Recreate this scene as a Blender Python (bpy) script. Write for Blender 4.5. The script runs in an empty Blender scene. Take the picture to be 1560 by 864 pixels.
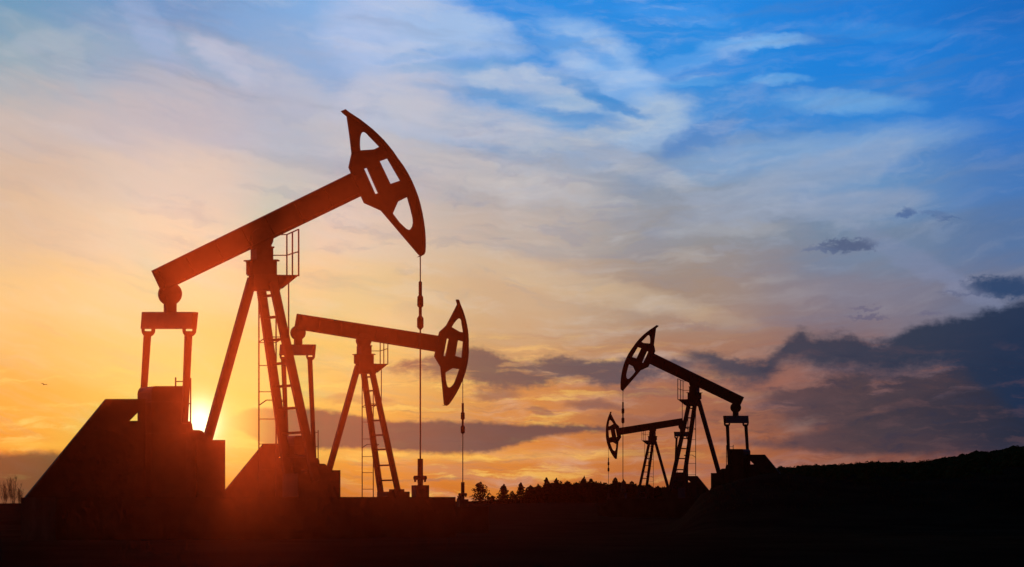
import bpy, bmesh, math, random
from mathutils import Vector, Matrix, noise as mnoise
from mathutils.geometry import tessellate_polygon
R = math.radians
F = 3300.0; KF = F / 1673.0; CX = 780.0; HY = 785.0; EYE = 1.6      # focal length and horizon row measured on the photograph
PSI = R(34.0)                                        # heading of every pump, head end turned away
S = bpy.context.scene
COL = S.collection

# ------------------------------------------------------------------ helpers
def lin(c):
    c = c / 255.0
    return c / 12.92 if c <= 0.04045 else ((c + 0.055) / 1.055) ** 2.4
def L(rgb): return (lin(rgb[0]), lin(rgb[1]), lin(rgb[2]), 1.0)

def tag(o, label=None, cat=None, group=None, kind=None):
    if label: o['label'] = label
    if cat: o['category'] = cat
    if group: o['group'] = group
    if kind: o['kind'] = kind
    return o
def empty(name, loc, rz=0.0):
    o = bpy.data.objects.new(name, None); COL.objects.link(o)
    o.location = loc; o.rotation_euler = (0, 0, rz); o.empty_display_size = 0.3
    return o
def link(name, bm, m, parent=None, smooth=False):
    bmesh.ops.recalc_face_normals(bm, faces=bm.faces)
    me = bpy.data.meshes.new(name); bm.to_mesh(me); bm.free()
    me.materials.append(m)
    if smooth:
        for p in me.polygons: p.use_smooth = True
    o = bpy.data.objects.new(name, me); COL.objects.link(o)
    if parent: o.parent = parent
    return o

# ------------------------------------------------------------------ materials
def mat(name, c1, c2, scale=3.0, rough=0.75, metal=0.0, spec=0.2, bump=0.0):
    m = bpy.data.materials.new(name); m.use_nodes = True
    nt = m.node_tree; b = nt.nodes['Principled BSDF']
    tc = nt.nodes.new('ShaderNodeTexCoord'); n = nt.nodes.new('ShaderNodeTexNoise')
    n.inputs['Scale'].default_value = scale; n.inputs['Detail'].default_value = 6
    r = nt.nodes.new('ShaderNodeValToRGB')
    r.color_ramp.elements[0].position = 0.35; r.color_ramp.elements[0].color = (*c1, 1)
    r.color_ramp.elements[1].position = 0.68; r.color_ramp.elements[1].color = (*c2, 1)
    nt.links.new(tc.outputs['Object'], n.inputs['Vector']); nt.links.new(n.outputs['Fac'], r.inputs['Fac'])
    nt.links.new(r.outputs['Color'], b.inputs['Base Color'])
    b.inputs['Roughness'].default_value = rough; b.inputs['Metallic'].default_value = metal
    b.inputs['Specular IOR Level'].default_value = spec
    if bump:
        bp = nt.nodes.new('ShaderNodeBump'); bp.inputs['Strength'].default_value = bump
        nt.links.new(n.outputs['Fac'], bp.inputs['Height']); nt.links.new(bp.outputs['Normal'], b.inputs['Normal'])
    return m
M_PAINT = mat('dark_painted_steel', (0.016, 0.012, 0.011), (0.030, 0.021, 0.016), 2.2, 0.7, 0.0, 0.15, 0.1)
M_STEEL = mat('weathered_steel', (0.018, 0.015, 0.014), (0.035, 0.026, 0.020), 5.0, 0.65, 0.2, 0.2, 0.15)
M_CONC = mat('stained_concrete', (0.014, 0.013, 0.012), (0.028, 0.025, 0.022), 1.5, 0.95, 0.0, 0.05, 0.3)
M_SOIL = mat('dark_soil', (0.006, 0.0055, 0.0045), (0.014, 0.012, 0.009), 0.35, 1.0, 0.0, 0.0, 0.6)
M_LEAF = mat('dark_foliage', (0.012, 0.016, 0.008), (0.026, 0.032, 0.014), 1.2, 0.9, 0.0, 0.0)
M_BARK = mat('bark', (0.030, 0.022, 0.016), (0.055, 0.040, 0.028), 4.0, 0.95, 0.0, 0.0)
M_GRASS = mat('dry_grass', (0.014, 0.014, 0.008), (0.030, 0.027, 0.014), 2.0, 1.0, 0.0, 0.0)
M_BIRD = mat('bird_feathers', (0.02, 0.018, 0.016), (0.04, 0.035, 0.03), 20.0, 0.9, 0.0, 0.0)

# ------------------------------------------------------------------ camera
cam = bpy.data.cameras.new('camera'); co = bpy.data.objects.new('camera', cam); COL.objects.link(co)
co.location = (0, 0, EYE); co.rotation_euler = (R(90), 0, 0)
cam.sensor_width = 36.0; cam.lens = F / 1560.0 * 36.0
cam.shift_y = (HY - 432.0) / 1560.0
cam.clip_start = 0.1; cam.clip_end = 12000
S.camera = co

# ------------------------------------------------------------------ terrain
def lerp_tab(tab, t):
    if t <= tab[0][0]: return tab[0][1]
    for (a, va), (b, vb) in zip(tab, tab[1:]):
        if t <= b:
            k = (t - a) / (b - a); k = k * k * (3 - 2 * k)
            return va + (vb - va) * k
    return tab[-1][1]
BASE = [(y * KF, z) for y, z in [(-80, 0), (12, 0), (27, .88), (40, .88), (52, .74), (72, 1.45), (116, 1.5), (200, 3.0), (300, 4.7), (420, 4.2), (900, -6), (3500, -20)]]
MOUND = [(1040, 1.5), (1075, 2.9), (1100, 3.3), (1130, 3.6), (1160, 3.85), (1190, 3.95), (1230, 3.7), (1320, 3.4), (1600, 3.9), (2200, 4.5)]
HILL = [(1080, 0), (1140, 40), (1190, 50), (1260, 53), (1340, 56), (1400, 56.5), (1450, 61), (1500, 66.5), (1560, 72), (1750, 92), (2300, 120)]
def ground_z(x, y):
    z = lerp_tab(BASE, y)
    z += 0.10 * mnoise.noise(Vector((x * .11, y * .11, 0))) + 0.03 * mnoise.noise(Vector((x * .6, y * .6, 3)))
    if y > 5:
        a = CX + F * x / y
        if 35 * KF < y < 110 * KF and a > 1040:
            m = lerp_tab(MOUND, a)
            yk = y / KF; k = math.exp(-((yk - 60) / (8.0 if yk < 60 else 5.5)) ** 2)
            z += max(0, m - z) * k
        if y > 500 * KF and a > 1080:
            z += (lerp_tab(HILL, a) + 3.5) * math.exp(-((y / KF - 1200) / 330.0) ** 2)
        z += min(1, max(0, (y / KF - 150) / 150)) * 0.5 * mnoise.noise(Vector((x * .03, y * .03, 9)))
    return z
def axis(lo, hi, step, grow):
    pos = [0.0]; s = step
    while pos[-1] < hi:
        pos.append(pos[-1] + s); s *= grow
    neg = [0.0]; s = step
    while neg[-1] > lo:
        neg.append(neg[-1] - s); s *= grow
    return sorted(set(pos + neg))
xs = axis(-2600, 2600, 0.9, 1.028); ys = [y + 60 for y in axis(-160, 7000, 1.2, 1.022)]
bm = bmesh.new(); grid = []
for y in ys: grid.append([bm.verts.new((x, y, ground_z(x, y))) for x in xs])
for j in range(len(ys) - 1):
    for i in range(len(xs) - 1):
        bm.faces.new((grid[j][i], grid[j][i + 1], grid[j + 1][i + 1], grid[j + 1][i]))
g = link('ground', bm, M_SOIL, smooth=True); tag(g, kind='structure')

# ------------------------------------------------------------------ pump builder
def mapA(x, y): return (x, y)
def mapB(x, y): return (447 + (x - 232) * .645, 676 + (y - 608) * .645)
def mapC(x, y): return (1133 - (x - 232) * .4506, 605 + (y - 412) * .4470)
def mapD(x, y):
    bx, by = mapB(x, y); return (927 + (705 - bx) * .4455, 628 + (by - 458) * .4455)
PUMPS = [dict(m=mapA, k=1.0, s=1, pose=0, label='nearest and largest pump jack with its head raised high, left of the photo'),
         dict(m=mapB, k=.645, s=1, pose=1, label='pump jack with a gently sloping beam, just behind the largest one'),
         dict(m=mapC, k=.4506, s=-1, pose=0, label='larger of the two right-hand pump jacks, head raised to the left above the dark slope'),
         dict(m=mapD, k=.2874, s=-1, pose=1, label='smallest and farthest pump jack, its beam partly hidden behind the larger right one')]

BEAM = [(231, 412.5), (534, 264), (551, 298.5), (246.5, 445.5)]
HEAD = [(521.2, 171), (525.7, 166.5), (532, 171.5), (540, 176.7), (549, 182.6), (558, 189.6), (567.5, 197.3), (576.3, 205.6), (584, 213.3), (591.3, 221.8), (599, 231.6), (606.3, 242.3), (614.3, 253.2), (621.4, 264.9), (627.2, 276.2), (632, 287.4), (636.4, 299.3), (640, 311.5), (643, 325), (645.4, 338.6), (647, 351), (647.8, 362.7), (648, 374), (647.5, 384), (645.6, 388), (641.6, 389.3), (638, 388),
        (580.8, 321), (555, 309.4), (550, 298.6), (544, 282), (535, 263.7), (531.4, 255), (536, 233.3), (532.6, 205), (528.7, 177.6)]
ARC = HEAD[1:26]
HOLES = [[(548.3, 229.3), (547.6, 220), (548, 210.7), (549.2, 205), (551, 202), (554.5, 200.8), (558.5, 203), (563, 208), (578.2, 223.6), (570.2, 227.6), (559, 228.6)],
         [(554.0, 257.5), (559.2, 255.6), (576.3, 294.2), (571.2, 296)],
         [(577.8, 246), (590.4, 241.5), (609.9, 275.1), (594.2, 280.4)],
         [(597.7, 325.5), (605.8, 307.3), (620.6, 300), (625.2, 316), (629.2, 332.7), (629.6, 339), (628.6, 345), (625.6, 349.6), (622.2, 350.6), (617.8, 348.4), (608, 339)]]
PIV = (398.0, 368.0)

def build_pump(d):
    mp, s, k = d['m'], d['s'], d['k']
    depth = F / (50.0 * k)
    gx, gy = mp(400, 820)
    O = Vector(((gx - CX) / F * depth, depth, EYE + (HY - gy) / F * depth))
    U = Vector((s * math.cos(PSI), math.sin(PSI))); V = Vector((-s * math.sin(PSI), math.cos(PSI)))
    def P(px, py, v=0.0):
        nx, ny = mp(px, py)
        rx, rz = (nx - CX) / F, (HY - ny) / F
        # t*(rx,1) = O + u*U + v*V
        ax, ay = O.x + v * V.x, O.y + v * V.y
        det = -U.x + U.y * rx
        # t*rx - u*U.x = ax ; t - u*U.y = ay
        t = (ax * -U.y + ay * U.x) / (-rx * U.y + U.x)
        u = (t - ay) / U.y
        return Vector((s * u, v, EYE + t * rz - O.z))
    a = R(34.96) if d['pose'] else 0.0
    ox, oy = (3 / .645, -5 / .645) if d['pose'] else (0, 0)
    def rot(p):
        x, y = p[0] - PIV[0], p[1] - PIV[1]
        return (PIV[0] + x * math.cos(a) - y * math.sin(a) + ox, PIV[1] + x * math.sin(a) + y * math.cos(a) + oy)
    def proj(p):
        w = O + Vector((U.x * s * p.x + V.x * p.y, U.y * s * p.x + V.y * p.y, p.z))
        return CX + F * w.x / w.y
    SH = abs(proj(P(300, 600, 0) + Vector((0, .5, 0))) - proj(P(300, 600, 0) - Vector((0, .5, 0)))) / k   # silhouette shift, px per metre of v
    root = empty('pump_jack', O, PSI * s)
    tag(root, d['label'], 'pump jack', 'pump jacks of the oil field')

    def extr(bm, loops, v0, v1, rf=None):
        loops = [[(rf(p) if rf else p) for p in l] for l in loops]
        front = [[P(x, y, v0) for x, y in l] for l in loops]
        dv = Vector((0, v1 - v0, 0))
        tris = tessellate_polygon([[Vector((x, y, 0)) for x, y in l] for l in loops])
        fl = [bm.verts.new(c) for l in front for c in l]
        bl = [bm.verts.new(c + dv) for l in front for c in l]
        for t in tris:
            try: bm.faces.new([fl[i] for i in t]); bm.faces.new([bl[i] for i in reversed(t)])
            except ValueError: pass
        i0 = 0
        for l in front:
            n = len(l)
            for i in range(n):
                j = (i + 1) % n
                bm.faces.new((fl[i0 + i], fl[i0 + j], bl[i0 + j], bl[i0 + i]))
            i0 += n
    def plate(bm, loops, t, vc=0.0, rf=None, comp=True):
        # loops given at the mid plane v=vc
        loops = [[(rf(p) if rf else p) for p in l] for l in loops]
        mid = [[P(x, y, vc) for x, y in l] for l in loops]
        tris = tessellate_polygon([[Vector((x, y, 0)) for x, y in l] for l in loops])
        h = Vector((0, t / 2, 0))
        fl = [bm.verts.new(c - h) for l in mid for c in l]; bl = [bm.verts.new(c + h) for l in mid for c in l]
        for tr in tris:
            bm.faces.new([fl[i] for i in tr]); bm.faces.new([bl[i] for i in reversed(tr)])
        i0 = 0
        for l in mid:
            n = len(l)
            for i in range(n):
                j = (i + 1) % n
                bm.faces.new((fl[i0 + i], fl[i0 + j], bl[i0 + j], bl[i0 + i]))
            i0 += n
    def box(bm, x0, y0, x1, y1, t, vc=0.0): plate(bm, [[(x0, y0), (x1, y0), (x1, y1), (x0, y1)]], t, vc)
    def bar(bm, p, q, w, h=None):
        # square bar between two local points
        h = h or w; dvec = (q - p); z = dvec.normalized()
        ref = Vector((0, 1, 0)) if abs(z.y) < .9 else Vector((0, 0, 1))
        x = z.cross(ref).normalized(); y = z.cross(x).normalized()
        c = [x * (w / 2) * i + y * (h / 2) * j for i, j in ((-1, -1), (1, -1), (1, 1), (-1, 1))]
        A = [bm.verts.new(p + e) for e in c]; B = [bm.verts.new(q + e) for e in c]
        bm.faces.new(A[::-1]); bm.faces.new(B)
        for i in range(4): bm.faces.new((A[i], A[(i + 1) % 4], B[(i + 1) % 4], B[i]))
    def tube(bm, p, q, r, n=8, r2=None):
        r2 = r if r2 is None else r2
        z = (q - p).normalized(); ref = Vector((0, 1, 0)) if abs(z.y) < .9 else Vector((0, 0, 1))
        x = z.cross(ref).normalized(); y = z.cross(x).normalized()
        A = []; B = []
        for i in range(n):
            t = 2 * math.pi * i / n; e = x * math.cos(t) + y * math.sin(t)
            A.append(bm.verts.new(p + e * r)); B.append(bm.verts.new(q + e * r2))
        bm.faces.new(A[::-1]); bm.faces.new(B)
        for i in range(n): bm.faces.new((A[i], A[(i + 1) % n], B[(i + 1) % n], B[i]))
    def lathe(bm, cx, prof, v=0.0, n=12):
        # prof: list of (y pixel, radius m), vertical axis
        rings = []
        for y, r in prof:
            c = P(cx, y, v)
            rings.append([bm.verts.new(c + Vector((r * math.cos(2 * math.pi * i / n), r * math.sin(2 * math.pi * i / n), 0))) for i in range(n)])
        for A, B in zip(rings, rings[1:]):
            for i in range(n): bm.faces.new((A[i], A[(i + 1) % n], B[(i + 1) % n], B[i]))
        bm.faces.new(rings[0]); bm.faces.new(rings[-1][::-1])
    # --- walking beam : web, two flanges, stiffeners
    bm = bmesh.new()
    plate(bm, [[(231, 412.5), (534, 264), (551, 298.5), (246.5, 445.5)]], 0.06, 0, rot)
    def along(t, o):  # t px along top edge, o px below it
        return (231 + t * .898 + o * .44, 412.5 - t * .44 + o * .898)
    for o0, o1 in ((0.6, 3.2), (32.6, 35.4)):
        plate(bm, [[along(2, o0), along(334, o0), along(334, o1), along(2, o1)]], 0.22, 0, rot)
    for t in (8, 55, 105, 150, 190, 240, 290):
        plate(bm, [[along(t, 3.1), along(t + 1.5, 3.1), along(t + 1.5, 32.5), along(t, 32.5)]], 0.19, 0, rot)
    beam = link('walking_beam', bm, M_PAINT, root)
    # --- horse head
    bm = bmesh.new(); plate(bm, [HEAD] + HOLES, 0.07, 0, rot); hd = link('horse_head', bm, M_PAINT, root)
    bm = bmesh.new()
    off = [(x - 2.5, y + 1.2) for x, y in ARC]; inn = [(x - 5, y + 2.6) for x, y in ARC]
    plate(bm, [off + inn[::-1]], 0.16, 0, rot); link('face_flange', bm, M_STEEL, hd)
    # --- saddle bearing
    bm = bmesh.new()
    cyl = [(398 + 17 * math.cos(i * math.pi / 12), 364 + 17 * math.sin(i * math.pi / 12)) for i in range(24)]
    plate(bm, [cyl], 0.16)
    plate(bm, [[(385, 362), (412, 360), (412.5, 378), (383, 380)]], 0.12)
    box(bm, 384, 375.9, 416.5, 378.4, 0.14); box(bm, 386.5, 378.3, 411.5, 399, 0.42)
    link('saddle_bearing', bm, M_STEEL, root)
    # --- tail bearing + hanger
    bc = rot((259, 448)); dx, dy = bc[0] - 259, bc[1] - 448
    bm = bmesh.new()
    plate(bm, [[(bc[0] + 17.4 * math.cos(i * math.pi / 14), bc[1] + 17.4 * math.sin(i * math.pi / 14)) for i in range(28)]], 0.10)
    box(bm, 251.5 + dx, 452 + dy, 267 + dx, 477 + dy, 0.2)
    link('tail_bearing', bm, M_STEEL, root)
    # --- equalizer beam
    bm = bmesh.new()
    hl = 31.25 / SH                                  # lateral half distance of the two pitman arms
    he = hl * 1.27; w = .09; dd = w * 50 * .7
    E1 = [(301.0, 475.5, -he), (298.6, 501.2, -he), (217.0, 475.5, he), (215.0, 501.2, he)]
    c = [P(x + dx + (-dd if v < 0 else dd), y + dy, v) for x, y, v in E1]
    vs = []
    for a0, b0 in ((c[0], c[1]), (c[2], c[3])):
        for q_, sx in ((a0, -w), (a0, w), (b0, w), (b0, -w)): vs.append(bm.verts.new(q_ + Vector((sx, 0, 0))))
    bm.faces.new(vs[0:4]); bm.faces.new(vs[4:8][::-1])
    for i in range(4): bm.faces.new((vs[i], vs[(i + 1) % 4], vs[4 + (i + 1) % 4], vs[4 + i]))
    eq = link('equalizer_beam', bm, M_PAINT, root)
    # --- pitman arms with end bearings
    for vv, tx, bx2, by2 in ((hl, 226, 217.0, 628), (-hl, 288.5, 281.4, 645)):
        top = P(tx - 1.5 + dx, 511 + dy, vv); bot = P(bx2, by2, vv)
        bm = bmesh.new(); z = (bot - top).normalized()
        xdir = Vector((1, 0, 0)); w0, w1 = .105, .085
        A = []; B = []
        for i, j in ((-1, -1), (1, -1), (1, 1), (-1, 1)):
            A.append(bm.verts.new(top + Vector((i * w0, j * .05, 0)))); B.append(bm.verts.new(bot + Vector((i * w1, j * .05, 0))))
        bm.faces.new(A); bm.faces.new(B[::-1])
        for i in range(4): bm.faces.new((A[i], A[(i + 1) % 4], B[(i + 1) % 4], B[i]))
        pa = link('pitman_arm', bm, M_PAINT, root)
        bm = bmesh.new()
        cxp = tx + dx; cyp = 503.6 + dy
        pts = [(cxp + 10.0 * math.cos(R(t)), cyp + 9.8 * math.sin(R(t))) for t in range(0, 181, 15)]
        plate(bm, [pts + [(cxp - 10, cyp - 3.5), (cxp - 6, cyp - 3.5), (cxp - 6, cyp + 1), (cxp + 5, cyp + 1), (cxp + 5, cyp - 3.5), (cxp + 10, cyp - 3.5)]], 0.06, vv)
        link('wrist_bearing', bm, M_STEEL, pa)
    # --- samson post
    bm = bmesh.new()
    box(bm, 378.5, 396.2, 419.5, 398.7, 0.40); box(bm, 381, 398.6, 416, 419.5, 0.40); box(bm, 383, 419.4, 423, 443, 0.36)
    box(bm, 375.5, 398.6, 380, 418.5, 0.06); box(bm, 371.8, 396.4, 380, 398.4, 0.06)
    box(bm, 416, 398.6, 421.3, 419.5, 0.06); box(bm, 418, 396.4, 425.3, 398.4, 0.06)
    post = link('post_head', bm, M_PAINT, root)
    def leg(p, q, w):
        bm = bmesh.new(); bar(bm, p, q, w, .17); return link('post_leg', bm, M_PAINT, root)
    leg(P(384.2, 425, .05), P(315.5, 672, .05), .26)
    vt, vb = .26, .86
    LF0, LF1 = P(396.4, 430, vt), P(440.6, 741, vb)
    RF0, RF1 = P(416.0, 430, -vt), P(481.5, 733, -vb)
    leg(LF0, LF1, .25); leg(RF0, RF1, .24)
    for i, y in enumerate((450, 482.5, 516.5, 552.5, 587, 621, 658.5, 694)):
        tz = lambda A, B: (P(400, y).z - A.z) / (B.z - A.z)
        a1 = LF0.lerp(LF1, tz(LF0, LF1)); b1 = RF0.lerp(RF1, tz(RF0, RF1))
        bm = bmesh.new(); bar(bm, a1, b1, .075); link('cross_rung', bm, M_PAINT, root)
    # --- ladder beside the post
    lv = 1.05
    bm = bmesh.new()
    for x, y0 in ((394.4, 440), (420.6, 440)): bar(bm, P(x, y0, lv), P(x, 756.5, lv), .034)
    lad = link('ladder', bm, M_STEEL, root)
    for y in (483, 522, 557, 597, 638.5, 676.5, 715.5):
        bm = bmesh.new(); bar(bm, P(394.4, y, lv), P(420.6, y, lv), .026); link('rung', bm, M_STEEL, lad)
    for y in (513.5, 609.6):
        bm = bmesh.new()
        pts = [P(394.4, y + 8, lv), P(406, y, lv - .1), P(434, y, lv - .1), P(421, y + 8, lv)]
        for p, q in zip(pts, pts[1:]): bar(bm, p, q, .03)
        link('ladder_bracket', bm, M_STEEL, lad)
    # --- service platform with guard rail
    bm = bmesh.new()
    plate(bm, [[(420, 419.8), (451, 419.8), (425.5, 440.6), (420, 441)]], 0.42)
    pf = link('service_platform', bm, M_PAINT, root)
    bm = bmesh.new(); hw = .38
    cs = [(437, hw), (445.5, 0.0), (455, -hw)]
    for x, v in cs: bar(bm, P(x, 421, v), P(x, {437: 357.5, 445.5: 353.6, 455: 349.4}[x], v), .035)
    tr = [(424, 357.5, hw), (437, 357.5, hw), (445.5, 353.6, 0), (455, 349.4, -hw)]
    mr = [(412, 389, hw), (437, 389, hw), (445.5, 386.2, 0), (455, 383.5, -hw)]
    for t in (tr, mr):
        for p, q in zip(t, t[1:]): bar(bm, P(*p), P(*q), .03)
    link('guard_rail', bm, M_STEEL, pf)
    bm = bmesh.new(); bar(bm, P(439.7, 430, -.1), P(439.7, 548, -.1), .032); link('conduit', bm, M_STEEL, root)
    # --- gear housing
    hv2 = .5; q = hv2 * SH
    bm = bmesh.new()
    l, r_ = 209 + q, 283 - q
    plate(bm, [[(l, 760), (l, 599), (l + .6, 595), (l + 2.2, 591.6), (l + 4.5, 589.6), (r_, 589.4), (r_, 642), (r_, 760)]], hv2 * 2)
    hs = link('gear_housing', bm, M_PAINT, root)
    for (y0, y1) in ((612, 614), (660, 662)):
        bm = bmesh.new(); box(bm, l - .3, y0, r_ + .3, y1, hv2 * 2 + .02); link('housing_flange', bm, M_STEEL, hs)
    q2 = .35 * SH
    bm = bmesh.new()
    plate(bm, [[(250, 644), (289 - q2, 642.6), (291.5 - q2, 644), (293 - q2, 648), (294 - q2, 655.5), (304 - q2, 655.8), (308 - q2, 657), (312 - q2, 661), (318 - q2, 670), (318 - q2, 758), (250, 758)]], .7)
    link('brake_drum', bm, M_STEEL, root)
    bm = bmesh.new(); box(bm, 290, 671, 343 - .45 * SH, 758, .9); link('rear_leg_pedestal', bm, M_PAINT, root)
    # --- belt guard, thick sheet with the small open corner
    bm = bmesh.new()
    plate(bm, [[(37.5, 758), (161, 608), (224, 608), (224, 758)], [(196.5, 641.3), (211.5, 641.3), (211.5, 626)]], .10, 0)
    bg = link('belt_guard', bm, M_PAINT, root)
    bm = bmesh.new()
    plate(bm, [[(38.5, 757.5), (161.6, 608.6), (222, 608.6), (222, 611), (162.8, 611), (43, 757.5)]], .16, 0); link('guard_flange', bm, M_STEEL, bg)
    # --- ladder on the housing
    bm = bmesh.new(); v1 = -.2
    bar(bm, P(267.6, 575, v1 + .6), P(267.6, 592, v1 + .6), .034)
    bar(bm, P(290.4, 576, v1), P(290.4, 650, v1), .034)
    for y in (581.3,): bar(bm, P(267.6, y, v1 + .6), P(290.4, y, v1), .03)
    bar(bm, P(274, 615, v1), P(290.4, 615, v1), .03)
    link('housing_ladder', bm, M_STEEL, root)
    # --- skid and post foot
    bm = bmesh.new(); box(bm, 433 + 9, 721.5, 506 - 12, 757.5, 1.0); box(bm, 463, 715.5, 489, 722, .4); link('post_foot', bm, M_PAINT, root)
    # --- rod string
    rx = 640.3 if not d['pose'] else 632.0
    sh = 0 if not d['pose'] else 83.0
    sy = 383 if not d['pose'] else 447
    bm = bmesh.new(); tube(bm, P(rx, sy), P(rx, 431 + sh), .022, 6); link('bridle_cable', bm, M_STEEL, root)
    bm = bmesh.new()
    lathe(bm, rx, [(428.5 + sh, .03), (430 + sh, .055), (450 + sh, .055), (452.5 + sh, .095), (466 + sh, .10), (469 + sh, .05), (481 + sh, .05), (485 + sh, .105), (498.5 + sh, .105), (502.5 + sh, .03)])
    link('carrier_bar', bm, M_STEEL, root)
    bm = bmesh.new(); tube(bm, P(rx, 500 + sh), P(rx, 702), .028, 6); link('polished_rod', bm, M_STEEL, root)
    # --- wellhead (stands apart on the slab)
    Mw = Matrix.Translation(O) @ Matrix.Rotation(PSI * s, 4, 'Z')
    base = P(rx, 757)
    wr = empty('wellhead', Mw @ base, PSI * s)
    tag(wr, d['wl'], 'wellhead', 'wellheads under the pump heads')
    def wlink(name, bm):
        bmesh.ops.translate(bm, verts=bm.verts, vec=-base); return link(name, bm, M_STEEL, wr)
    bm = bmesh.new(); lathe(bm, rx, [(699, .088), (726, .088)]); wlink('stuffing_box', bm)
    bm = bmesh.new(); lathe(bm, rx, [(724.5, .10), (740, .085)])
    tube(bm, P(631.3 - 640.3 + rx, 728), P(648.9 - 640.3 + rx, 728), .07, 8)
    for x in (632.5, 647.5): tube(bm, P(x - 640.3 + rx, 725), P(x - 640.3 + rx, 734.3), .035, 8)
    wlink('flow_tee', bm)
    bm = bmesh.new(); box(bm, rx - 10, 739.3, rx + 10, 757.4, .28); wlink('cellar_block', bm)
    # --- concrete slab
    pw = 1.3; q = pw * SH
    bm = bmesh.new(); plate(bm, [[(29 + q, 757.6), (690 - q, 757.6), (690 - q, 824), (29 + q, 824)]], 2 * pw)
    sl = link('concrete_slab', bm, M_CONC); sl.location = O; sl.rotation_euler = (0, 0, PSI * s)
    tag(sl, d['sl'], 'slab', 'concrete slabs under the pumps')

wls = ['largest wellhead, on the slab below the hanging rod of the nearest pump jack', 'wellhead just left of the lone round tree, under the second pump jack',
       'wellhead low in the dark below the larger right-hand pump jack', 'tiny wellhead in front of the treeline under the farthest pump jack']
sls = ['long dark concrete slab carrying the nearest pump jack', 'dark concrete slab under the second pump jack, partly behind the near slab',
       'dark concrete slab under the larger right-hand pump jack, buried in the slope', 'dark concrete slab under the smallest, farthest pump jack']
for d, a, b in zip(PUMPS, wls, sls):
    d['wl'] = a; d['sl'] = b; build_pump(d)

# ------------------------------------------------------------------ trees
def leaf_quad(bm, c, s, rng):
    n = Vector((rng.gauss(0, 1), rng.gauss(0, 1), rng.gauss(0, 1))).normalized()
    a = n.orthogonal().normalized(); b = n.cross(a)
    a *= s * rng.uniform(.5, 1.1); b *= s * rng.uniform(.4, .9)
    vs = [bm.verts.new(c + e) for e in (a, b, -a, -b)]
    bm.faces.new(vs)
def limb(bm, p, q, r0, r1, n=5):
    z = (q - p).normalized(); x = z.orthogonal().normalized(); y = z.cross(x)
    A = [bm.verts.new(p + (x * math.cos(2 * math.pi * i / n) + y * math.sin(2 * math.pi * i / n)) * r0) for i in range(n)]
    B = [bm.verts.new(q + (x * math.cos(2 * math.pi * i / n) + y * math.sin(2 * math.pi * i / n)) * r1) for i in range(n)]
    for i in range(n): bm.faces.new((A[i], A[(i + 1) % n], B[(i + 1) % n], B[i]))
    bm.faces.new(B)
def at_px(px, Y):
    Y *= KF
    x = (px - CX) / F * Y
    return Vector((x, Y, ground_z(x, Y)))
def make_tree(px, top, wpx, kind, Y, label, seed, dens=1.0):
    rng = random.Random(seed)
    b = at_px(px, Y); H = EYE + (HY - top) / F * b.y - b.z; W = wpx / F * b.y * 1.4
    b.z -= .2; H += .2
    name = {'pine': 'pine_tree', 'round': 'broadleaf_tree', 'bush': 'bush'}[kind]
    t = empty(name, b); tag(t, label, 'bush' if kind == 'bush' else 'tree', 'trees of the treeline')
    bt = bmesh.new(); bl = bmesh.new()
    lean = Vector((rng.uniform(-.15, .15), rng.uniform(-.15, .15), 0))
    limb(bt, Vector((0, 0, 0)), Vector((0, 0, H * .5)) + lean * .5, .022 * H + .05, .014 * H)
    limb(bt, Vector((0, 0, H * .5)) + lean * .5, Vector((0, 0, H * .96)) + lean, .014 * H, .02)
    sd = Vector((seed * 3.7, 0, 0))
    def env(f):
        if kind == 'pine':
            tier = 1.12 - .38 * ((f * 8.0) % 1.0)
            return W * .5 * max(0.02, 1 - f) ** .6 * tier * min(1, .45 + f * 5)
        if kind == 'round':
            return W * .5 * max(0, math.sin(math.pi * min(1, .16 + f * .84))) ** .62 * (1 - .22 * f)
        return W * .55 * max(0, 1 - f * f) ** .5
    for i in range(26):
        f = rng.uniform(.08, .92); th = rng.uniform(0, 6.283); e = env(f) * rng.uniform(.7, 1.02)
        tip = Vector((math.cos(th) * e, math.sin(th) * e, f * H)) + lean * f
        o = Vector((0, 0, max(.1, f * H - e * (.1 if kind == 'pine' else .7)))) + lean * f
        limb(bt, o, tip, .05, .015, 3)
    N = int({'pine': 1900, 'round': 2300, 'bush': 900}[kind] * dens)
    for i in range(N):
        f = rng.uniform(.03, 1.0) if kind != 'bush' else rng.uniform(0, 1)
        th = rng.uniform(0, 6.283); q = rng.random() ** .45
        e = env(f); p = Vector((math.cos(th) * e * q, math.sin(th) * e * q, f * H * .98)) + lean * f
        c = mnoise.noise(p * 1.15 + sd) + .5 * mnoise.noise(p * 2.6 + sd)
        if q > .5 and c < (q - .78) * 1.6: continue          # gaps and lobes in the outer shell
        if c > .25: p += Vector((p.x, p.y, 0)) * .16 * rng.random()
        leaf_quad(bl, p, rng.uniform(.16, .36) * (.7 if f > .9 else 1), rng)
    if kind != 'bush':
        for j in range(20):
            k_ = rng.random(); leaf_quad(bl, Vector((rng.gauss(0, .12 * (1 - k_)), rng.gauss(0, .12 * (1 - k_)), H * (.93 + .08 * k_))) + lean, .13, rng)
    link('trunk', bt, M_BARK, t); link('crown', bl, M_LEAF, t)
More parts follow.
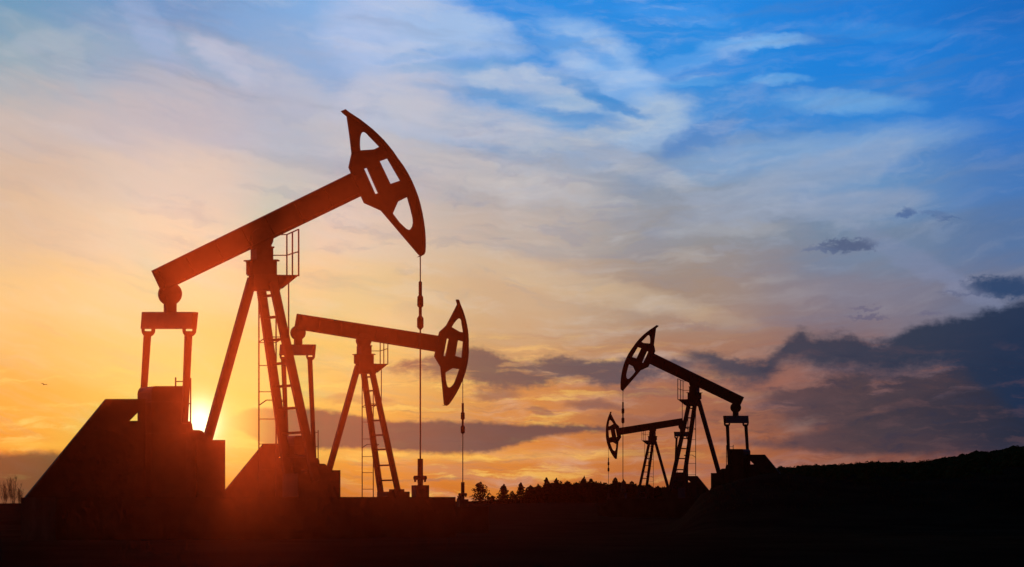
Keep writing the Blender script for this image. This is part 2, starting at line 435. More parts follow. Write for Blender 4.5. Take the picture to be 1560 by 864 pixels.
TL = [(702, 757, 9, 'bush', 'low bush between the second wellhead and the concrete slab end'),
      (732, 738, 25, 'round', 'lone round-crowned tree just right of the second wellhead'),
      (750, 759, 11, 'bush', 'small bush right of the lone round tree'),
      (767, 741, 20, 'pine', 'small pointed pine between the lone round tree and the long treeline'),
      (780, 752, 14, 'bush', 'short bush between two pointed pines at the left end of the treeline'),
      (793, 739, 21, 'pine', 'pointed pine standing at the left end of the long treeline'),
      (808, 743, 20, 'round', 'ragged low tree next to the left-end pine of the treeline'),
      (820, 741, 18, 'round', 'bushy tree left of the first tall pine of the treeline'),
      (833, 731, 22, 'pine', 'tall narrow pine, first of the high peaks of the treeline'),
      (848, 732, 20, 'pine', 'tall pine paired with the first high peak of the treeline'),
      (863, 736, 20, 'round', 'rounded tree right of the pair of tall pines'),
      (877, 738, 20, 'round', 'flat-topped tree in a shallow dip of the treeline'),
      (890, 729, 20, 'pine', 'highest pine of the treeline, left of the farthest pump rod'),
      (901, 733, 19, 'round', 'broad tree leaning on the highest pine of the treeline'),
      (912, 740, 15, 'round', 'lower tree left of the notch beside the farthest pump rod'),
      (923, 743, 15, 'round', 'low tree directly behind the farthest pump rod'),
      (937, 731, 21, 'round', 'full round tree between the two hanging rods on the right'),
      (950, 734, 20, 'pine', 'pine directly behind the rod of the larger right-hand pump jack'),
      (962, 737, 20, 'round', 'rounded tree left of the farthest pump legs'),
      (975, 741, 19, 'pine', 'short pine at the foot of the farthest pump legs'),
      (989, 742, 20, 'round', 'low tree between the legs of the farthest pump jack'),
      (1003, 744, 20, 'pine', 'stubby pine right of the farthest pump legs'),
      (1016, 747, 20, 'round', 'low tree left of the larger right-hand pump foot'),
      (1032, 749, 22, 'round', 'low tree hidden behind the foot of the larger right-hand pump'),
      (1070, 752, 22, 'round', 'low tree at the right end of the treeline by the slope')]
for i, (px, top, w, kd, lb) in enumerate(TL):
    make_tree(px, top - 4.0, w, kd, 285 + (i * 37) % 30, lb, 100 + i)
# undergrowth of the treeline: uncountable
rng = random.Random(5); bm = bmesh.new()
UG = [(690, 766), (790, 762), (806, 752), (835, 741), (900, 738), (960, 741), (1010, 746), (1100, 756)]
for i in range(38000):
    px = rng.uniform(692, 1100); Y = rng.uniform(296, 312); b = at_px(px, Y)
    if rng.random() > min(1, (px - 680) / 140): continue
    Ht = EYE + (HY - lerp_tab(UG, px)) / F * b.y - b.z
    Ht *= 1 + .30 * mnoise.noise(Vector((b.x * .55, b.y * .2, 0))) + .12 * mnoise.noise(Vector((b.x * 1.6, 0, 4)))
    leaf_quad(bm, b + Vector((0, 0, max(.05, Ht) * rng.random() ** .7)), rng.uniform(.3, .65), rng)
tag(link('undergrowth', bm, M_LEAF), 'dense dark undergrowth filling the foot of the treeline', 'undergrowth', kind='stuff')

# bare trees at the left edge
def bare(px, top, Y, label, seed, spread):
    rng = random.Random(seed); b = at_px(px, Y); H = EYE + (HY - top) / F * b.y - b.z; b.z -= .1
    t = empty('bare_tree', b); tag(t, label, 'tree', 'leafless trees at the left edge')
    bt = bmesh.new(); bw = bmesh.new()
    for k in range(9):
        p = Vector((rng.gauss(0, .35), rng.gauss(0, .35), 0)); d = Vector((rng.gauss(0, .16), rng.gauss(0, .16), 1)).normalized()
        hh = H * rng.uniform(.72, 1.0); r = .055
        for i in range(7):
            q = p + d * (hh / 7); r2 = max(.018, r * .84); limb(bt, p, q, r, r2, 4)
            if i > 0:
                for j in range(6):
                    o = p.lerp(q, rng.random()); th = rng.uniform(0, 6.283)
                    e = Vector((math.cos(th), math.sin(th), rng.uniform(.7, 1.8))).normalized()
                    ln = H * rng.uniform(.10, .22) * (1 - i * .06); m1 = o + e * ln * .5
                    e2_ = (e + Vector((0, 0, .5)) + Vector((rng.gauss(0, .2), rng.gauss(0, .2), 0))).normalized(); m2 = m1 + e2_ * ln * .5
                    if m2.z > H * 1.02: continue
                    limb(bw, o, m1, .018, .014, 3); limb(bw, m1, m2, .014, .009, 3)
                    for jj in range(2):
                        o2 = m1.lerp(m2, rng.random() * .6); f_ = (e2_ + Vector((rng.gauss(0, .5), rng.gauss(0, .5), .1))).normalized()
                        limb(bw, o2, o2 + f_ * ln * .4, .011, .007, 3)
            p = q; r = r2; d = (d + Vector((rng.gauss(0, .07), rng.gauss(0, .07), .03))).normalized()
    link('trunk', bt, M_BARK, t); link('twigs', bw, M_BARK, t)
bare(20, 722, 300, 'taller leafless tree left of the foot of the nearest pump jack', 3, .30)
bare(7, 730, 290, 'shorter leafless tree at the very left edge of the photo', 8, .30)
bare(-9, 727, 305, 'leafless tree cut by the left edge, beside the shorter leafless one', 12, .30)
bare(31, 742, 310, 'smallest leafless tree, touching the sloping guard of the nearest pump jack', 17, .32)

# forest on the hill : reads as one mass
rng = random.Random(11); bm = bmesh.new()
ico = bmesh.new(); bmesh.ops.create_icosphere(ico, subdivisions=2, radius=1.0)
IV = [v.co.copy() for v in ico.verts]; IF = [[v.index for v in f.verts] for f in ico.faces]; ico.free()
for i in range(2600):
    px = rng.uniform(1120, 1640); Y = 1190 + rng.gauss(0, 60) - abs(rng.gauss(0, 60))
    b = at_px(px, Y); r = rng.uniform(1.8, 5.6) * (1.15 if px > 1430 else 1)
    if rng.random() < .05: r *= 1.35
    sd = Vector((rng.uniform(0, 99), i, 0)); vs = []
    for c in IV:
        kk = r * (1 + .45 * mnoise.noise(c * 1.9 + sd))
        vs.append(bm.verts.new(b + Vector((c.x * kk, c.y * kk, c.z * kk * 1.05 - r * .25 + 1))))
    for f in IF: bm.faces.new([vs[j] for j in f])
    for j in range(26):
        n = Vector((rng.gauss(0, 1), rng.gauss(0, 1), abs(rng.gauss(0, 1)))).normalized()
        leaf_quad(bm, b + n * r * rng.uniform(.85, 1.18) + Vector((0, 0, 1 - r * .25)), rng.uniform(.35, .8), rng)
for i in range(230):
    px = rng.uniform(1150, 1640); b = at_px(px, 1195 + rng.gauss(0, 15)); r = rng.uniform(2.2, 3.6)
    up = rng.uniform(1.5, 4.5)
    for j in range(150):
        n = Vector((rng.gauss(0, 1), rng.gauss(0, 1), rng.gauss(0, 1))).normalized() * (rng.random() ** .4)
        leaf_quad(bm, b + Vector((n.x * r, n.y * r, n.z * r * 1.2 + up)), rng.uniform(.5, .9), rng)
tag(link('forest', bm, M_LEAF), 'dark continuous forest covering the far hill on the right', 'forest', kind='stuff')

# rough grass on the near slope
rng = random.Random(21); bm = bmesh.new()
for i in range(9000):
    px = rng.uniform(1070, 1600); Y = rng.uniform(52, 66); b = at_px(px, Y)
    if mnoise.noise(Vector((b.x * .5, b.y * .5, 5))) < -.1: continue
    h = rng.uniform(.05, .17) * (1 + mnoise.noise(Vector((b.x * .9, b.y * .9, 1))))
    t = rng.uniform(0, 3.14); w = Vector((math.cos(t), math.sin(t), 0)) * .018
    vs = [bm.verts.new(b - w), bm.verts.new(b + w), bm.verts.new(b + Vector((rng.gauss(0, .05), rng.gauss(0, .05), h)))]
    bm.faces.new(vs)
tag(link('grass', bm, M_GRASS), 'short rough grass along the crest of the dark slope', 'grass', kind='stuff')

# bird
bm = bmesh.new()
def bq(*p): bm.faces.new([bm.verts.new(Vector(q)) for q in p])
Yb = 230.0; bp = Vector(((67 - CX) / F * Yb, Yb, EYE + (HY - 586) / F * Yb))
bird = empty('bird', bp); tag(bird, 'tiny dark bird gliding in the orange sky at the left', 'bird')
prof = [(-.24, .01), (-.15, .035), (0, .055), (.10, .045), (.15, .028), (.19, .03), (.22, .006)]
rings = [[bm.verts.new((x, r * math.cos(i * math.pi / 4), r * math.sin(i * math.pi / 4))) for i in range(8)] for x, r in prof]
for A, B in zip(rings, rings[1:]):
    for i in range(8): bm.faces.new((A[i], A[(i + 1) % 8], B[(i + 1) % 8], B[i]))
link('body', bm, M_BIRD, bird, True)
for sgn in (-1, 1):
    bm = bmesh.new()
    top = [(.08, sgn * .03, .03), (.12, sgn * .28, .12), (.03, sgn * .52, .06), (-.04, sgn * .50, .055), (-.03, sgn * .28, .11), (-.07, sgn * .03, .03)]
    A = [bm.verts.new(Vector(p) + Vector((0, 0, .008))) for p in top]; B = [bm.verts.new(Vector(p) - Vector((0, 0, .008))) for p in top]
    bm.faces.new(A); bm.faces.new(B[::-1])
    for i in range(6): bm.faces.new((A[i], A[(i + 1) % 6], B[(i + 1) % 6], B[i]))
    link('wing', bm, M_BIRD, bird)
bird.scale = (.8, .8, .8); bird.rotation_euler = (R(12), R(-8), R(65))

FLARE = 29e-5; DENS = 0.004; ALB = FLARE / DENS
# ------------------------------------------------------------------ added scatter volume, stands in for lens flare over the silhouettes
bm = bmesh.new(); bmesh.ops.create_cube(bm, size=1.0)
bmesh.ops.scale(bm, verts=bm.verts, vec=(110, 61, 40)); bmesh.ops.translate(bm, verts=bm.verts, vec=(0, 32.5, 19.4))
hm = bpy.data.materials.new('flare_scatter'); hm.use_nodes = True; nt = hm.node_tree; nt.nodes.clear()
out = nt.nodes.new('ShaderNodeOutputMaterial'); vs_ = nt.nodes.new('ShaderNodeVolumeScatter')
vs_.inputs['Color'].default_value = (ALB, .14 * ALB, .045 * ALB, 1); vs_.inputs['Anisotropy'].default_value = 0.92
geo = nt.nodes.new('ShaderNodeNewGeometry'); sp = nt.nodes.new('ShaderNodeSeparateXYZ'); mr = nt.nodes.new('ShaderNodeMapRange')
mr.interpolation_type = 'SMOOTHSTEP'
mr.inputs['From Min'].default_value = -0.5; mr.inputs['From Max'].default_value = 5.6
mr.inputs['To Min'].default_value = 0.0; mr.inputs['To Max'].default_value = DENS
nt.links.new(geo.outputs['Position'], sp.inputs[0]); nt.links.new(sp.outputs['Z'], mr.inputs['Value'])
ab = nt.nodes.new('ShaderNodeVolumeAbsorption'); ab.inputs['Color'].default_value = (0, 0, 0, 1); ad = nt.nodes.new('ShaderNodeAddShader')
mx = nt.nodes.new('ShaderNodeMapRange'); mx.interpolation_type = 'SMOOTHSTEP'       # added glow fades to the right, so silhouettes there stay dark
mx.inputs['From Min'].default_value = 7.0; mx.inputs['From Max'].default_value = -7.0
mm = nt.nodes.new('ShaderNodeMath'); mm.operation = 'MULTIPLY'; nt.links.new(sp.outputs['X'], mx.inputs['Value'])
nt.links.new(mr.outputs['Result'], mm.inputs[0]); nt.links.new(mx.outputs['Result'], mm.inputs[1])
nt.links.new(mm.outputs[0], vs_.inputs['Density']); nt.links.new(mm.outputs[0], ab.inputs['Density'])
nt.links.new(vs_.outputs['Volume'], ad.inputs[0]); nt.links.new(ab.outputs['Volume'], ad.inputs[1]); nt.links.new(ad.outputs[0], out.inputs['Volume'])
hz = link('flare_veil', bm, hm); tag(hz, 'added orange glow volume standing in for sun flare over the pumps', 'flare_veil', kind='stuff')

# ------------------------------------------------------------------ sun lamp
sx, sy_ = 372.0, 578.0
dirv = Vector(((sx - CX) / F, 1.0, (HY - sy_) / F)).normalized()
sl = bpy.data.lights.new('sun', 'SUN'); sl.energy = 3.2; sl.angle = R(2.0); sl.color = (1.0, .62, .34)
so = bpy.data.objects.new('sun', sl); COL.objects.link(so); so.rotation_euler = dirv.to_track_quat('Z', 'Y').to_euler()
so.location = (-20, 60, 30)

# ------------------------------------------------------------------ world sky
W = bpy.data.worlds.new('World'); S.world = W; W.use_nodes = True
nt = W.node_tree; nt.nodes.clear(); NL = nt.links
class E:
    def __init__(s, sock): s.s = sock
    def __add__(a, b): return mth('ADD', a, b)
    __radd__ = __add__
    def __sub__(a, b): return mth('SUBTRACT', a, b)
    def __rsub__(a, b): return mth('SUBTRACT', b, a)
    def __mul__(a, b): return mth('MULTIPLY', a, b)
    __rmul__ = __mul__
    def __truediv__(a, b): return mth('DIVIDE', a, b)
def put(sock, v):
    if isinstance(v, E): NL.new(v.s, sock)
    else: sock.default_value = v
def mth(op, a, b=0.0, clamp=False):
    n = nt.nodes.new('ShaderNodeMath'); n.operation = op; n.use_clamp = clamp
    put(n.inputs[0], a); put(n.inputs[1], b); return E(n.outputs[0])
def sstep(x, a, b, lo=0.0, hi=1.0, kind='SMOOTHSTEP'):
    n = nt.nodes.new('ShaderNodeMapRange'); n.interpolation_type = kind
    put(n.inputs['Value'], x); n.inputs['From Min'].default_value = a; n.inputs['From Max'].default_value = b
    n.inputs['To Min'].default_value = lo; n.inputs['To Max'].default_value = hi; return E(n.outputs['Result'])
def mixc(f, a, b, mode='MIX'):
    n = nt.nodes.new('ShaderNodeMix'); n.data_type = 'RGBA'; n.blend_type = mode
    put(n.inputs[0], f)
    for sck, v in ((n.inputs[6], a), (n.inputs[7], b)):
        if isinstance(v, E): NL.new(v.s, sck)
        else: sck.default_value = L(v)
    return E(n.outputs[2])
def xyz(x, y, z):
    n = nt.nodes.new('ShaderNodeCombineXYZ'); put(n.inputs[0], x); put(n.inputs[1], y); put(n.inputs[2], z); return E(n.outputs[0])
def noise(u, v, su, sv, seed, detail=5.0, rough=.55, dist=0.0):
    n = nt.nodes.new('ShaderNodeTexNoise'); n.inputs['Scale'].default_value = 1.0
    n.inputs['Detail'].default_value = detail; n.inputs['Roughness'].default_value = rough; n.inputs['Distortion'].default_value = dist
    NL.new(xyz(u / float(su), v / float(sv), float(seed)).s, n.inputs['Vector']); return E(n.outputs['Fac'])
def ramp(x, stops, rgb=True, interp='B_SPLINE' ):
    n = nt.nodes.new('ShaderNodeValToRGB'); cr = n.color_ramp; cr.interpolation = interp
    put(n.inputs['Fac'], x)
    while len(cr.elements) < len(stops): cr.elements.new(0.5)
    for e, (p, c) in zip(cr.elements, stops): e.position = p
    for e, (p, c) in zip(cr.elements, stops): e.color = L(c) if rgb else (c, c, c, 1)
    return E(n.outputs['Color'])
def curve(u, pts):
    """1-D curve of U: pts [(px, value px)]"""
    lo, hi = pts[0][0], pts[-1][0]
    vals = [p[1] for p in pts]; a, b = min(vals), max(vals); b = b if b > a else a + 1
    x = sstep(u, lo, hi, kind='LINEAR')
    return ramp(x, [((p - lo) / (hi - lo), (v - a) / (b - a)) for p, v in pts], rgb=False, interp='CARDINAL') * (b - a) + a

tc = nt.nodes.new('ShaderNodeTexCoord'); sep = nt.nodes.new('ShaderNodeSeparateXYZ'); NL.new(tc.outputs['Generated'], sep.inputs[0])
X, Yv, Z = (E(sep.outputs[i]) for i in range(3))
yy = mth('MAXIMUM', Yv, 0.25)
U = X / yy * F + CX
V = HY - Z / yy * F
# gentle domain warp gives every painted edge a turbulent outline
w1 = noise(U, V, 160, 90, 1, 4) - 0.5; w2 = noise(U, V, 160, 90, 7, 4) - 0.5
w3 = noise(U, V, 40, 22, 3, 5, .6) - 0.5; w4 = noise(U, V, 40, 22, 13, 5, .6) - 0.5
Uw = U + w1 * 60 + w3 * 26
Vw = V + w2 * 34 + w4 * 16
Vs = V - U * 0.40 + U * U * 0.00022                     # streak direction turns from falling to rising across the sky
Vb = V + w2 * 60 + (noise(U, Vs, 520, 60, 21, 5) - 0.5) * 110
ROWS = [0, 90, 180, 270, 360, 450, 540, 630, 700, 775]
GRID = {
 0:    [(105,158,192),(148,174,188),(200,188,180),(212,187,163),(224,193,156),(243,200,135),(246,185,102),(250,162,52),(235,125,40),(190,95,40)],
 260:  [(110,158,206),(140,172,202),(186,186,192),(218,202,184),(236,210,178),(248,212,158),(252,200,120),(252,180,70),(245,140,40),(225,115,35)],
 520:  [(130,178,228),(142,176,218),(172,182,202),(200,191,190),(228,202,176),(240,200,148),(244,190,105),(245,164,68),(240,142,48),(215,112,40)],
 780:  [(44,142,228),(64,146,223),(114,162,211),(170,168,174),(194,175,162),(210,172,138),(206,152,104),(215,134,68),(220,132,56),(205,112,42)],
 1040: [(42,138,226),(48,140,222),(74,142,212),(140,153,174),(150,145,147),(164,138,122),(172,122,96),(168,102,74),(185,106,60),(165,85,40)],
 1300: [(36,124,214),(37,128,216),(52,132,212),(106,145,190),(118,134,158),(130,124,139),(128,102,106),(98,74,76),(146,86,68),(130,70,50)],
 1560: [(30,106,192),(36,115,202),(46,118,202),(72,120,184),(88,116,160),(108,114,140),(80,82,104),(62,56,72),(70,52,62),(66,48,56)]}
vt = sstep(Vb, 0, 775, kind='LINEAR')
cols = sorted(GRID); sky = None
for i, c in enumerate(cols):
    r_ = ramp(vt, [(y / 775.0, rgb) for y, rgb in zip(ROWS, GRID[c])], interp='EASE')
    if sky is None: sky = r_
    else: sky = mixc(sstep(U + w1 * 80, cols[i - 1], c), sky, r_)

def blob(cx, cy, rx, ry, deg, soft=.9, ragged=1.0, tex=True):
    t = R(deg); c, s_ = math.cos(t), math.sin(t)
    a = Uw + w3 * 22 - cx if tex else U - cx; b = Vw + w4 * 8 - cy if tex else V - cy
    p = (a * c + b * s_) / float(rx); q = (b * c - a * s_) / float(ry)
    d2 = p * p + q * q
    return sstep(d2, 1.55, 0.12)
fine = noise(U + w2 * 90, Vs + w1 * 40, 110, 26, 31, 6, .6)           # streaky texture shared by cirrus
def gauss(cx, cy, rx, ry):
    p = (U - cx) / float(rx); q = (V - cy) / float(ry)
    return mth('POWER', 2.71828, (p * p + q * q) * -1.0)
# high cirrus: pale patches on the blue
CIR = [(600,35,110,95,0,.75,(172,195,232)),(705,50,100,38,12,.7,(162,192,232)),(775,118,100,20,2,.8,(168,190,220)),
       (925,98,115,42,32,.75,(146,186,234)),(868,150,75,19,12,.65,(165,188,216)),(992,185,75,42,-18,.75,(165,188,216)),
       (1150,66,85,12,-3,.6,(125,180,235)),(1070,84,90,16,-16,.5,(95,160,230)),(1190,126,55,9,0,.5,(105,168,228)),(1060,124,55,9,0,.4,(105,168,228)),
       (1290,158,115,18,2,.6,(105,162,220)),(600,150,95,50,-10,.6,(192,196,214)),(700,185,160,34,8,.5,(196,196,206)),
       (1230,232,260,32,-8,.45,(135,168,208)),(1190,290,200,34,-20,.4,(160,170,192)),(345,88,60,26,28,.5,(172,192,222)),
       (70,62,70,18,-14,.35,(165,185,200)),(115,98,80,18,48,.35,(165,185,198)),(225,50,30,80,-32,.35,(158,184,220)),
       (430,130,160,34,28,.35,(196,196,206)),(690,250,260,30,14,.4,(205,196,192)),(840,425,300,22,13,.26,(222,192,155)),
       (1290,312,120,24,-8,.45,(148,160,186)),(1090,352,110,12,-2,.4,(165,165,172)),(1030,22,90,16,5,.35,(75,155,235)),(1330,45,130,14,4,.3,(62,145,225)),
       (880,215,120,16,-14,.4,(180,188,200)),(960,250,120,18,20,.35,(178,180,190)),(1420,410,150,20,28,.3,(132,140,172))]
tx = sstep(fine, .36, .62, .72, 1.15, 'LINEAR')
for cx, cy, rx, ry, dg, am, rgb in CIR:
    sky = mixc(mth('MULTIPLY', blob(cx, cy, rx * 1.0, ry * 1.0, dg) * tx, min(.97, am * 1.4), True), sky, rgb)
for cx, cy, rx, ry, dg, am, rgb in [(860, 66, 90, 14, 22, .6, (62, 148, 226)), (700, 100, 110, 11, -4, .6, (120, 168, 216)), (880, 128, 60, 9, 24, .6, (72, 146, 214)), (760, 143, 130, 9, 4, .5, (116, 162, 212)),
                                    (935, 158, 60, 11, 22, .75, (62, 138, 208)), (905, 182, 70, 10, 12, .5, (96, 148, 206)), (1070, 205, 70, 20, -24, .6, (84, 132, 196)), (1120, 100, 90, 12, -8, .5, (42, 134, 220)),
                                    (1240, 190, 90, 10, 4, .5, (56, 132, 208)), (640, 82, 60, 10, -12, .5, (110, 164, 220))]:
    sky = mixc(mth('MULTIPLY', blob(cx, cy, rx, ry, dg), am, True), sky, rgb)
# crisp rippled cirrus over the middle of the upper sky
rp = noise(U + w1 * 120 + w3 * 50, Vs + w2 * 70 + w4 * 34, 150, 44, 91, 7, .56)
rp2 = noise(U + w1 * 90 + w3 * 40, Vs + w2 * 80 + w4 * 30, 120, 36, 95, 7, .56)
reg = gauss(830, 150, 400, 170)
sky = mixc(sstep(rp, .50, .64, 0, .24) * reg, sky, (176, 196, 226))
sky = mixc(sstep(rp2, .48, .36, 0, .16) * reg, sky, (72, 136, 208))
reg2 = gauss(1180, 300, 330, 110) + gauss(330, 90, 300, 110) * .8
sky = mixc(sstep(rp2, .50, .66, 0, .30) * reg2, sky, (166, 176, 200))
sky = mixc(sstep(rp, .47, .34, 0, .16) * reg2, sky, (88, 130, 186))
reg3 = gauss(760, 350, 520, 120)
sky = mixc(sstep(rp2, .48, .36, 0, .30) * reg3, sky, (150, 146, 158))
# overall fine streaking (light / dark) of the upper sky
st = noise(U, Vs + w2 * 50, 380, 44, 41, 6, .58)
st2 = noise(U + w1 * 60, Vs + w2 * 60, 120, 34, 43, 6, .6)
calm = sstep(U, 1350, 950, .3, 1.0) * sstep(U, 250, 750, .6, 1.0)
sky = mixc(sstep(st, .52, .74, 0, .18) * calm, sky, (222, 216, 216))
sky = mixc(sstep(st, .48, .28, 0, .20), sky, (110, 128, 160))
sky = mixc(sstep(st2, .50, .70, 0, .14) * calm, sky, (235, 228, 222))

# warm streaks and mauve wisps near the horizon
low = sstep(V, 470, 580) ; leftw = sstep(U, 1250, 700)
h1 = noise(Uw, Vw, 130, 17, 51, 6, .6); h2 = noise(Uw, Vw, 170, 14, 57, 6, .62)
sky = mixc(sstep(h1, .52, .66, 0, .55) * low * leftw, sky, (255, 205, 105))
sky = mixc(sstep(h2, .52, .68, 0, .60) * low * sstep(U, 380, 620) , sky, (168, 108, 88))
# sun glow
sky = mixc(gauss(330, 560, 300, 130) * .45, sky, (255, 214, 120))
sky = mixc(gauss(318, 640, 130, 75) * .75, sky, (255, 222, 105))

# layered clouds: top and bottom edge curves with turbulent outlines
e1 = (noise(U, V, 55, 30, 61, 6, .62) - .5); e2 = (noise(U, V, 15, 10, 67, 5, .66) - .5)
def layer(top, bot, color, am, rt=34, rb=34, soft_t=10, soft_b=16, brk=None, seed=None):
    T = curve(U, top); B = curve(U, bot)
    lo, hi = top[0][0], top[-1][0]
    n = e1 * (rt * 1.3) + e2 * (rt * .55)
    n2 = e1 * rb * -1.3 + e2 * (rb * .7)
    a = sstep(V + n - T, -soft_t * .5, soft_t)
    b = sstep(B + n2 - V, -soft_b * .5, soft_b)
    m = a * b
    # ragged
    if lo > 5: m = m * sstep(U, lo, lo + (130 if lo < 400 else 60))
    if hi < 1555: m = m * sstep(U, hi, hi - 50)
    if brk:
        m = m * sstep(brk, .36, .52, .35, 1.0)
    return m * am
brkn = noise(Uw, Vw, 110, 26, 71, 6, .6)
orange_r = (172, 100, 78)
sky = mixc(gauss(1215, 585, 190, 30) * .4, sky, orange_r)
# left low bank with bright rim
sky = mixc(gauss(60, 678, 120, 9) * .8, sky, (255, 180, 70))
sky = mixc(gauss(60, 650, 80, 16) * sstep(h1, .45, .6) * .8, sky, (255, 205, 110))
sky = mixc(layer([(0, 690), (60, 687), (110, 693), (150, 705)], [(0, 900), (60, 900), (110, 880), (150, 860)], None, .85, 12, 10, 8), sky, (122, 74, 51))
# long low band behind the near pumps
Lc = ramp(sstep(U, 330, 980, kind='LINEAR'), [(0, (200, 110, 66)), (.2, (168, 96, 72)), (.42, (142, 88, 74)), (.7, (116, 78, 74)), (1, (106, 74, 76))], interp='LINEAR')
m5 = layer([(325, 648), (370, 626), (420, 619), (520, 628), (600, 641), (700, 641), (830, 646), (980, 648)],
           [(325, 652), (370, 660), (420, 685), (520, 684), (600, 688), (740, 692), (820, 668), (980, 655)], None, .92, 14, 12, 6, 6)
sky = mixc(gauss(620, 694, 300, 8) * .75 * sstep(h1, .35, .6, .4, 1), sky, (255, 190, 90))
sky = mixc(m5, sky, Lc)
# middle dark band
mc = ramp(sstep(U, 560, 1060, kind='LINEAR'), [(0, (178, 116, 86)), (.3, (132, 95, 85)), (.65, (104, 82, 86)), (1, (92, 78, 90))], interp='LINEAR')
sky = mixc(gauss(790, 536, 120, 9) * .5 * sstep(h1, .42, .6), sky, (250, 190, 120))
sky = mixc(layer([(560, 558), (640, 546), (700, 531), (740, 532), (790, 548), (850, 540), (900, 548), (1000, 545), (1080, 552)],
                 [(560, 570), (640, 574), (700, 580), (760, 594), (820, 592), (870, 582), (910, 592), (1000, 580), (1080, 590)], None, .9, 26, 30, 8, 14, brkn), sky, mc)
for cx, cy, rx, ry, dg, am, rgb in [(750, 599, 38, 9, 0, .6, (140, 92, 82)), (545, 608, 60, 9, 0, .5, (205, 130, 82)), (910, 619, 48, 9, 4, .65, (125, 84, 82)), (828, 628, 26, 7, 10, .5, (140, 92, 82)),
                                    (1000, 640, 90, 9, 0, .4, (130, 85, 80)), (1000, 690, 70, 9, 0, .35, (140, 85, 75)), (990, 600, 60, 8, 4, .4, (120, 85, 88))]:
    sky = mixc(mth('MULTIPLY', blob(cx, cy, rx, ry, dg), am, True), sky, rgb)
# right-hand banks
gr2 = ramp(sstep(U, 1100, 1560, kind='LINEAR'), [(0, (102, 74, 78)), (.45, (74, 60, 67)), (1, (42, 44, 62))], interp='LINEAR')
sky = mixc(layer([(1130, 604), (1200, 580), (1300, 562), (1400, 550), (1560, 545)], [(1130, 618), (1200, 640), (1300, 650), (1380, 650), (1560, 690)], None, .9, 30, 30, 16, 22, brkn), sky, gr2)
sky = mixc(layer([(1040, 672), (1130, 666), (1200, 662), (1300, 634), (1400, 604), (1560, 580)], [(1040, 676), (1130, 680), (1200, 686), (1300, 696), (1400, 694), (1560, 690)], None, .85, 20, 12, 14, 10), sky, gr2)
sky = mixc(blob(1345, 622, 70, 8, -12) * .12, sky, (130, 88, 84))
gr1 = ramp(sstep(U, 1000, 1560, kind='LINEAR'), [(0, (92, 79, 88)), (.35, (68, 63, 78)), (.7, (50, 55, 75)), (1, (36, 48, 76))], interp='LINEAR')
sky = mixc(layer([(1010, 548), (1045, 532), (1110, 542), (1165, 548), (1190, 522), (1215, 504), (1245, 512), (1290, 506), (1340, 520), (1390, 494), (1440, 488), (1500, 472), (1560, 456)],
                 [(1010, 556), (1045, 560), (1110, 586), (1165, 590), (1190, 562), (1215, 560), (1245, 566), (1290, 572), (1340, 578), (1390, 572), (1440, 566), (1500, 600), (1560, 640)], None, .95, 30, 34, 13, 26), sky, gr1)
inn = noise(Uw, Vw, 70, 20, 83, 6, .62)
dk = sstep(V, 500, 560) * sstep(U, 1020, 1120)
sky = mixc(sstep(inn, .50, .68, 0, .22) * dk, sky, (120, 84, 84))
sky = mixc(sstep(inn, .48, .32, 0, .35) * dk, sky, (48, 50, 72))
for cx, cy, rx, ry, dg, am, rgb in [(1290, 373, 40, 10, -4, .8, (80, 90, 124)), (1245, 379, 30, 5, 0, .5, (92, 104, 140)), (1376, 324, 15, 9, 0, .75, (75, 100, 150)), (1420, 325, 22, 5, 5, .5, (90, 112, 156)), (1442, 332, 14, 5, -8, .6, (80, 105, 150)),
                                    (1535, 438, 62, 17, 3, .92, (44, 66, 104)), (1470, 446, 40, 4, 0, .4, (85, 92, 125)), (1322, 470, 26, 4, 0, .5, (100, 92, 120)), (1324, 484, 30, 4, 0, .6, (96, 90, 118)), (1412, 475, 20, 4, 0, .4, (100, 96, 125)), (1060, 496, 30, 5, 0, .35, (150, 122, 120))]:
    t = R(dg)
    a = U + e1 * 60 + e2 * 50 - cx; b = V + e1 * 26 + e2 * 34 - cy
    p = (a * math.cos(t) + b * math.sin(t)) / float(rx); q = (b * math.cos(t) - a * math.sin(t)) / float(ry)
    sky = mixc(sstep(p * p + q * q, 1.7, .1) * am, sky, rgb)
# sun disc behind thin cloud: burnt-out core
sky = mixc(gauss(305, 642, 42, 40) * .75, sky, (255, 244, 170))
core = gauss(304, 644, 22, 28) * .55
addn = nt.nodes.new('ShaderNodeMix'); addn.data_type = 'RGBA'; addn.blend_type = 'ADD'; put(addn.inputs[0], core)
NL.new(sky.s, addn.inputs[6]); addn.inputs[7].default_value = (2.2, 2.0, 1.5, 1)
sky = E(addn.outputs[2])

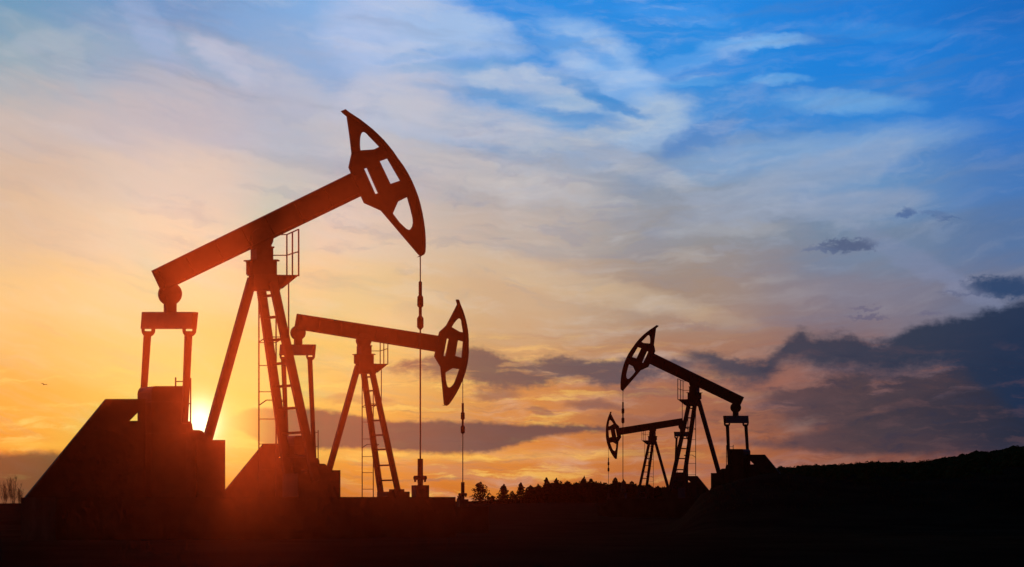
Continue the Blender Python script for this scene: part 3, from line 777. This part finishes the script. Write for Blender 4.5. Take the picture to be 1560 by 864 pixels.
# light the added flare volume scatters on the way is taken off the sky behind it
ca = X * dirv.x + Yv * dirv.y + Z * dirv.z
hz_ = mth('POWER', 1.8464 - ca * 1.84, -1.5) * (FLARE * 3.2 * 61 * .88 * .26 * (1 - .92 ** 2) / (4 * math.pi))
cmb = nt.nodes.new('ShaderNodeCombineXYZ')
for i, kx in enumerate((1.0, .14 * .62, .045 * .34)): put(cmb.inputs[i], hz_ * kx)
sub = nt.nodes.new('ShaderNodeMix'); sub.data_type = 'RGBA'; sub.blend_type = 'SUBTRACT'; sub.inputs[0].default_value = 1
NL.new(sky.s, sub.inputs[6]); NL.new(cmb.outputs[0], sub.inputs[7]); sky = E(sub.outputs[2])
sky = mixc(1.0, sky, (0, 0, 0), 'LIGHTEN')
TR = mth('POWER', 2.71828, sstep(U, 1400, 100, .10, .80) * (DENS * 58))
vm = nt.nodes.new('ShaderNodeVectorMath'); vm.operation = 'SCALE'; NL.new(sky.s, vm.inputs[0]); put(vm.inputs['Scale'], TR); sky = E(vm.outputs[0])
# the rest of the dome: physical sky, dim dusk side
nish = nt.nodes.new('ShaderNodeTexSky'); nish.sky_type = 'NISHITA'; nish.sun_disc = False
nish.sun_elevation = math.asin(dirv.z); nish.sun_rotation = math.atan2(dirv.x, dirv.y)
ns = mixc(1.0, E(nish.outputs[0]), (50, 50, 50), 'MULTIPLY')
fr = sstep(Yv, .30, .62)
fin = mixc(fr, ns, sky)
bg = nt.nodes.new('ShaderNodeBackground'); NL.new(fin.s, bg.inputs['Color']); bg.inputs['Strength'].default_value = 1.0
wo = nt.nodes.new('ShaderNodeOutputWorld'); NL.new(bg.outputs[0], wo.inputs['Surface'])
W.cycles.sampling_method = 'MANUAL'; W.cycles.sample_map_resolution = 512

# ------------------------------------------------------------------ render settings
S.render.engine = 'CYCLES'
S.view_settings.view_transform = 'Standard'; S.view_settings.look = 'None'; S.view_settings.exposure = 0
c = S.cycles
c.use_denoising = True; c.max_bounces = 4; c.volume_bounces = 0; c.volume_step_rate = 1.0; c.volume_max_steps = 64
